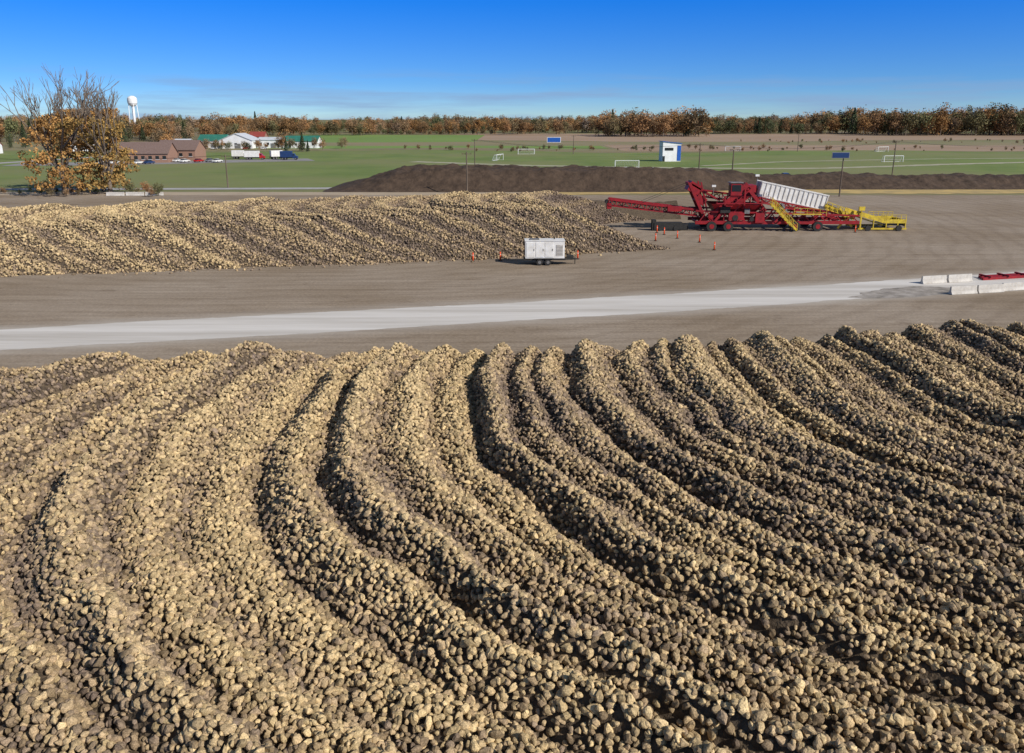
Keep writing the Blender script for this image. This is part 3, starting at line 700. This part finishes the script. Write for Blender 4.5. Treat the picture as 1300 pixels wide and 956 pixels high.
mb.beam((36.5,125,6.6),(39.5,125,3),.3,.5,0); mb.beam((33,124.6,5.4),(33,124.6,1.4),.22,.22,0); mb.beam((36,124.6,6.4),(36,124.6,1.4),.22,.22,0); mb.beam((38.7,124.6,4.6),(38.7,124.6,1.4),.22,.22,0)
for xx in (31.5,33.5,35.2,37.4,39.2,41,43): mb.beam((xx,124.3,1.6),(xx+1.6,124.3,3.9),.13,.2,0)
part(mb,'elevator_conveyors',[RED,BLK])
mb=MB()
mb.add([(31,124.6,4.2),(39,124.6,4.0),(37.5,125.6,2.2),(32.2,125.6,2.4),(31,129.4,4.2),(39,129.4,4.0),(37.5,128.4,2.2),(32.2,128.4,2.4)],[(0,1,2,3),(5,4,7,6),(0,3,7,4),(1,5,6,2),(3,2,6,7)],0)
mb.box((34.8,124.3,2.3),(2.4,.5,1.2),0); mb.box((38.4,124.1,2.1),(1.4,.5,1.5),0); mb.box((33,124.2,3.3),(1.5,.3,.9),1); mb.box((36.4,124.2,3.1),(.8,.3,.7),2)
mb.cyl((34.6,124,2.1),(34.6,124.4,2.1),.45,1,14); mb.cyl((37.2,124,1.9),(37.2,124.4,1.9),.35,1,14)
part(mb,'screen_hopper',[RED,BLK,STEEL])
mb=MB(); mb.box((34.6,125.2,6.4),(1.7,1.5,1.9),0); mb.box((34.6,125.2,7.42),(2,1.8,.12),2); mb.box((34.6,124.43,6.6),(1.4,.06,1.0),1); mb.box((33.73,125.2,6.6),(.06,1.2,1.0),1); part(mb,'operator_cab',[RED,GLS,STEEL],.03)
mb=MB(); mb.box((35.5,123.6,4.35),(8.2,.9,.08),0); mb.rail((31.4,123.2,4.4),(39.6,123.2,4.4),1.0,8,0,.045)
part(mb,'catwalk',[RED])
mb=MB()
for i in range(10):
    t=i/9; mb.box((40+3.8*t,123.5,4.2-3.8*t),(.35,.9,.05),0)
mb.beam((39.8,123.05,4.3),(44,123.05,.3),.08,.3,0);mb.beam((39.8,123.95,4.3),(44,123.95,.3),.08,.3,0);mb.rail((39.8,123.0,4.3),(44,123.0,.3),1.0,6,0,.06);mb.rail((39.8,123.98,4.3),(44,123.98,.3),1.0,6,0,.06)
mb.box((45.5,123.7,2.7),(4.4,.9,.08),0); mb.rail((43.4,123.3,2.7),(48.4,123.3,2.5),1.0,5,0,.05)
part(mb,'walkway_and_stairs',[YEL])
ang=math.atan2(2.15,10.5); M=Matrix.Rotation(ang,3,'Y')
mb=MB(); mb.truss((38.4,127,4.75),(51.2,127,2.15),3.0,.7,12,0,.2); mb.beam((38.4,127,5.05),(51.2,127,2.5),3.0,.08,0)
for y in(125.2,128.8): mb.beam((42,y,4.2),(44,y,1.3),.3,.3,1); mb.beam((48,y,2.9),(46.5,y,1.3),.25,.25,0)
part(mb,'tipping_platform',[RED,STEEL])
c=Vector((43.9,127,5.35)); L,Wd,Hh=10.8,2.6,2.2
mb=MB()
def loc(x,y,z): return c+M@Vector((x,y,z))
mb.box(loc(0,-Wd/2,0),(L,.08,Hh),0,M);mb.box(loc(0,Wd/2,0),(L,.08,Hh),0,M);mb.box(loc(-L/2,0,0),(.08,Wd,Hh),0,M);mb.box(loc(L/2,0,0),(.08,Wd,Hh),0,M);mb.box(loc(0,0,-Hh/2),(L,Wd,.1),0,M);mb.box(loc(0,0,Hh/2-.25),(L-.1,Wd-.1,.05),2,M)
for i in range(15):
    x=-L/2+.1+(L-.2)*i/14
    mb.box(loc(x,-Wd/2-.08,0),(.13,.12,Hh),1,M)
for i in range(6): mb.box(loc(-L/2+.3+(L-.6)*i/5,0,Hh/2-.02),(.12,Wd,.1),0,M)
for z in(-Hh/2,Hh/2):
    for y in (-1,1): mb.box(loc(0,y*(Wd/2+.02),z),(L+.1,.2,.18),0,M)
for i in range(5): mb.box(loc(-L/2-.08,-1+.5*i,0),(.1,.1,Hh),1,M)
part(mb,'dump_trailer_body',[WHT,CONC,STEEL])
mb=MB()
for x in(3.2,4.5):
    for s in(-1,1):
        p=loc(x,s*1.15,-1.45); mb.cyl(p-Vector((0,.2,0)),p+Vector((0,.2,0)),.45,0,14)
part(mb,'trailer_wheels',[BLK])
mb=MB()
mb.beam((48.8,125.2,3.9),(53.6,125.2,1.9),.15,.7,0);mb.beam((48.8,128.8,3.9),(53.6,128.8,1.9),.15,.7,0)
for i in range(7):
    t=i/6; mb.beam((49+4.5*t,125.2,3.8-1.9*t),(49+4.5*t,128.8,3.8-1.9*t),.12,.25,0)
mb.rail((49,124.9,3.4),(53.2,124.9,1.9),1.1,5,0,.09); mb.beam((51,125,3.6),(53.2,125,.6),.2,.3,0);mb.beam((53.2,125,3.0),(51,125,.4),.2,.3,0)
part(mb,'ramp_guard',[YEL])
mb=MB()
for y in(124.6,129.2):
    mb.beam((53.6,y,2.9),(58,y,1.5),.12,.6,0); mb.beam((58,y,1.5),(61.4,y,1.5),.12,.6,0); mb.beam((54,y,.35),(61.6,y,.35),.2,.25,0)
    for x in(54.4,56.4,58.4,60.2,61.4): mb.beam((x,y,.2),(x,y,1.9+(.9 if x<55 else 0)),.14,.14,0)
    mb.rail((57.5,y,1.8),(61.4,y,1.8),.7,5,0,.06)
mb.beam((53.6,127,2.3),(58,127,.9),4.4,.12,0); mb.beam((58,127,.9),(61.4,127,.9),4.4,.12,1); mb.box((61.5,127,1.2),(.12,4.6,1.0),0)
for x in(55.5,60.3):
    for y in(124.35,129.45): mb.cyl((x,y-.15,.45),(x,y+.15,.45),.45,1,14)
mb.beam((54.2,124.3,.3),(54.2,124.3,3.6),.14,.14,0); mb.box((54.2,124.3,3.5),(.9,.3,.6),0)
part(mb,'receiving_hopper',[YEL,BLK])
mb=MB()
for x,z in((31.2,5.4),(37.8,7.0),(39.4,4.5)): mb.cyl((x,125,z),(x,125,z+1.4),.05,0,6); mb.box((x,125,z+1.5),(.6,.3,.3),1)
part(mb,'work_lights',[STEEL,WHT])

# ------------------------------------------------------------------ light
az=math.radians(126); el=math.radians(34)
dirv=Vector((math.sin(az)*math.cos(el),math.cos(az)*math.cos(el),math.sin(el)))
sl=bpy.data.lights.new('sun','SUN'); sl.energy=5.0; sl.angle=math.radians(.5); sl.color=(1,.94,.86)
so=bpy.data.objects.new('sun',sl); so.rotation_euler=dirv.to_track_quat('Z','Y').to_euler(); so.location=(0,0,60); COL.objects.link(so)
w=bpy.data.worlds.new('World'); S.world=w; w.use_nodes=True; nt=w.node_tree;N=nt.nodes;L_=nt.links
bg=N['Background']; bg.inputs[1].default_value=.10
tc=N.new('ShaderNodeTexCoord'); mp=N.new('ShaderNodeMapping'); mp.inputs['Scale'].default_value=(1,1,2.0); mp.inputs['Location'].default_value=(0,0,.05)
L_.new(tc.outputs['Generated'],mp.inputs['Vector']); nm=N.new('ShaderNodeVectorMath');nm.operation='NORMALIZE';L_.new(mp.outputs[0],nm.inputs[0])
sk=N.new('ShaderNodeTexSky'); sk.sky_type='NISHITA'; sk.sun_disc=False; sk.sun_elevation=el; sk.sun_rotation=az; sk.air_density=1.0; sk.dust_density=.3; sk.ozone_density=2.0
L_.new(nm.outputs[0],sk.inputs['Vector'])
sx=N.new('ShaderNodeSeparateXYZ'); L_.new(tc.outputs['Generated'],sx.inputs[0])
# clear, deep-blue autumn air: colour filter that depends on elevation
rp=N.new('ShaderNodeValToRGB'); cr=rp.color_ramp
for _ in range(3): cr.elements.new(.5)
for e_,(p,c_) in zip(cr.elements,[(0,(.80,.96,1.12)),(.04,(.46,.86,1.34)),(.13,(.10,.80,1.90)),(.3,(.85,1.0,1.05)),(.7,(1.15,1.05,.95))]): e_.position=p; e_.color=(*c_,1)
L_.new(sx.outputs['Z'],rp.inputs[0])
hs=N.new('ShaderNodeMix'); hs.data_type='RGBA'; hs.blend_type='MULTIPLY'; hs.inputs[0].default_value=1; L_.new(sk.outputs[0],hs.inputs[6]); L_.new(rp.outputs[0],hs.inputs[7])
mp2=N.new('ShaderNodeMapping'); mp2.inputs['Scale'].default_value=(3,3,42); L_.new(tc.outputs['Generated'],mp2.inputs['Vector'])
nz=N.new('ShaderNodeTexNoise'); nz.inputs['Scale'].default_value=1.3; nz.inputs['Detail'].default_value=8; nz.inputs['Roughness'].default_value=.6; L_.new(mp2.outputs[0],nz.inputs['Vector'])
mr=N.new('ShaderNodeMapRange'); mr.inputs[1].default_value=.46; mr.inputs[2].default_value=.66; mr.inputs[4].default_value=.7; L_.new(nz.outputs['Fac'],mr.inputs[0])
m3=N.new('ShaderNodeMapRange'); m3.inputs[1].default_value=.06; m3.inputs[2].default_value=.03; L_.new(sx.outputs['Z'],m3.inputs[0])
mu=N.new('ShaderNodeMath');mu.operation='MULTIPLY';L_.new(mr.outputs[0],mu.inputs[0]);L_.new(m3.outputs[0],mu.inputs[1])
mx=N.new('ShaderNodeMix');mx.data_type='RGBA';L_.new(mu.outputs[0],mx.inputs[0]);L_.new(hs.outputs[2],mx.inputs[6]);mx.inputs[7].default_value=(2.6,3.9,6.2,1)
L_.new(mx.outputs[2],bg.inputs[0])

cd=bpy.data.cameras.new('camera'); cd.sensor_width=36; cd.lens=28; cd.clip_end=20000; cd.clip_start=.5; cd.shift_y=-45/1300
co=bpy.data.objects.new('camera',cd); co.location=(0,0,17); co.rotation_euler=(math.radians(90-15.64),0,0); COL.objects.link(co); S.camera=co
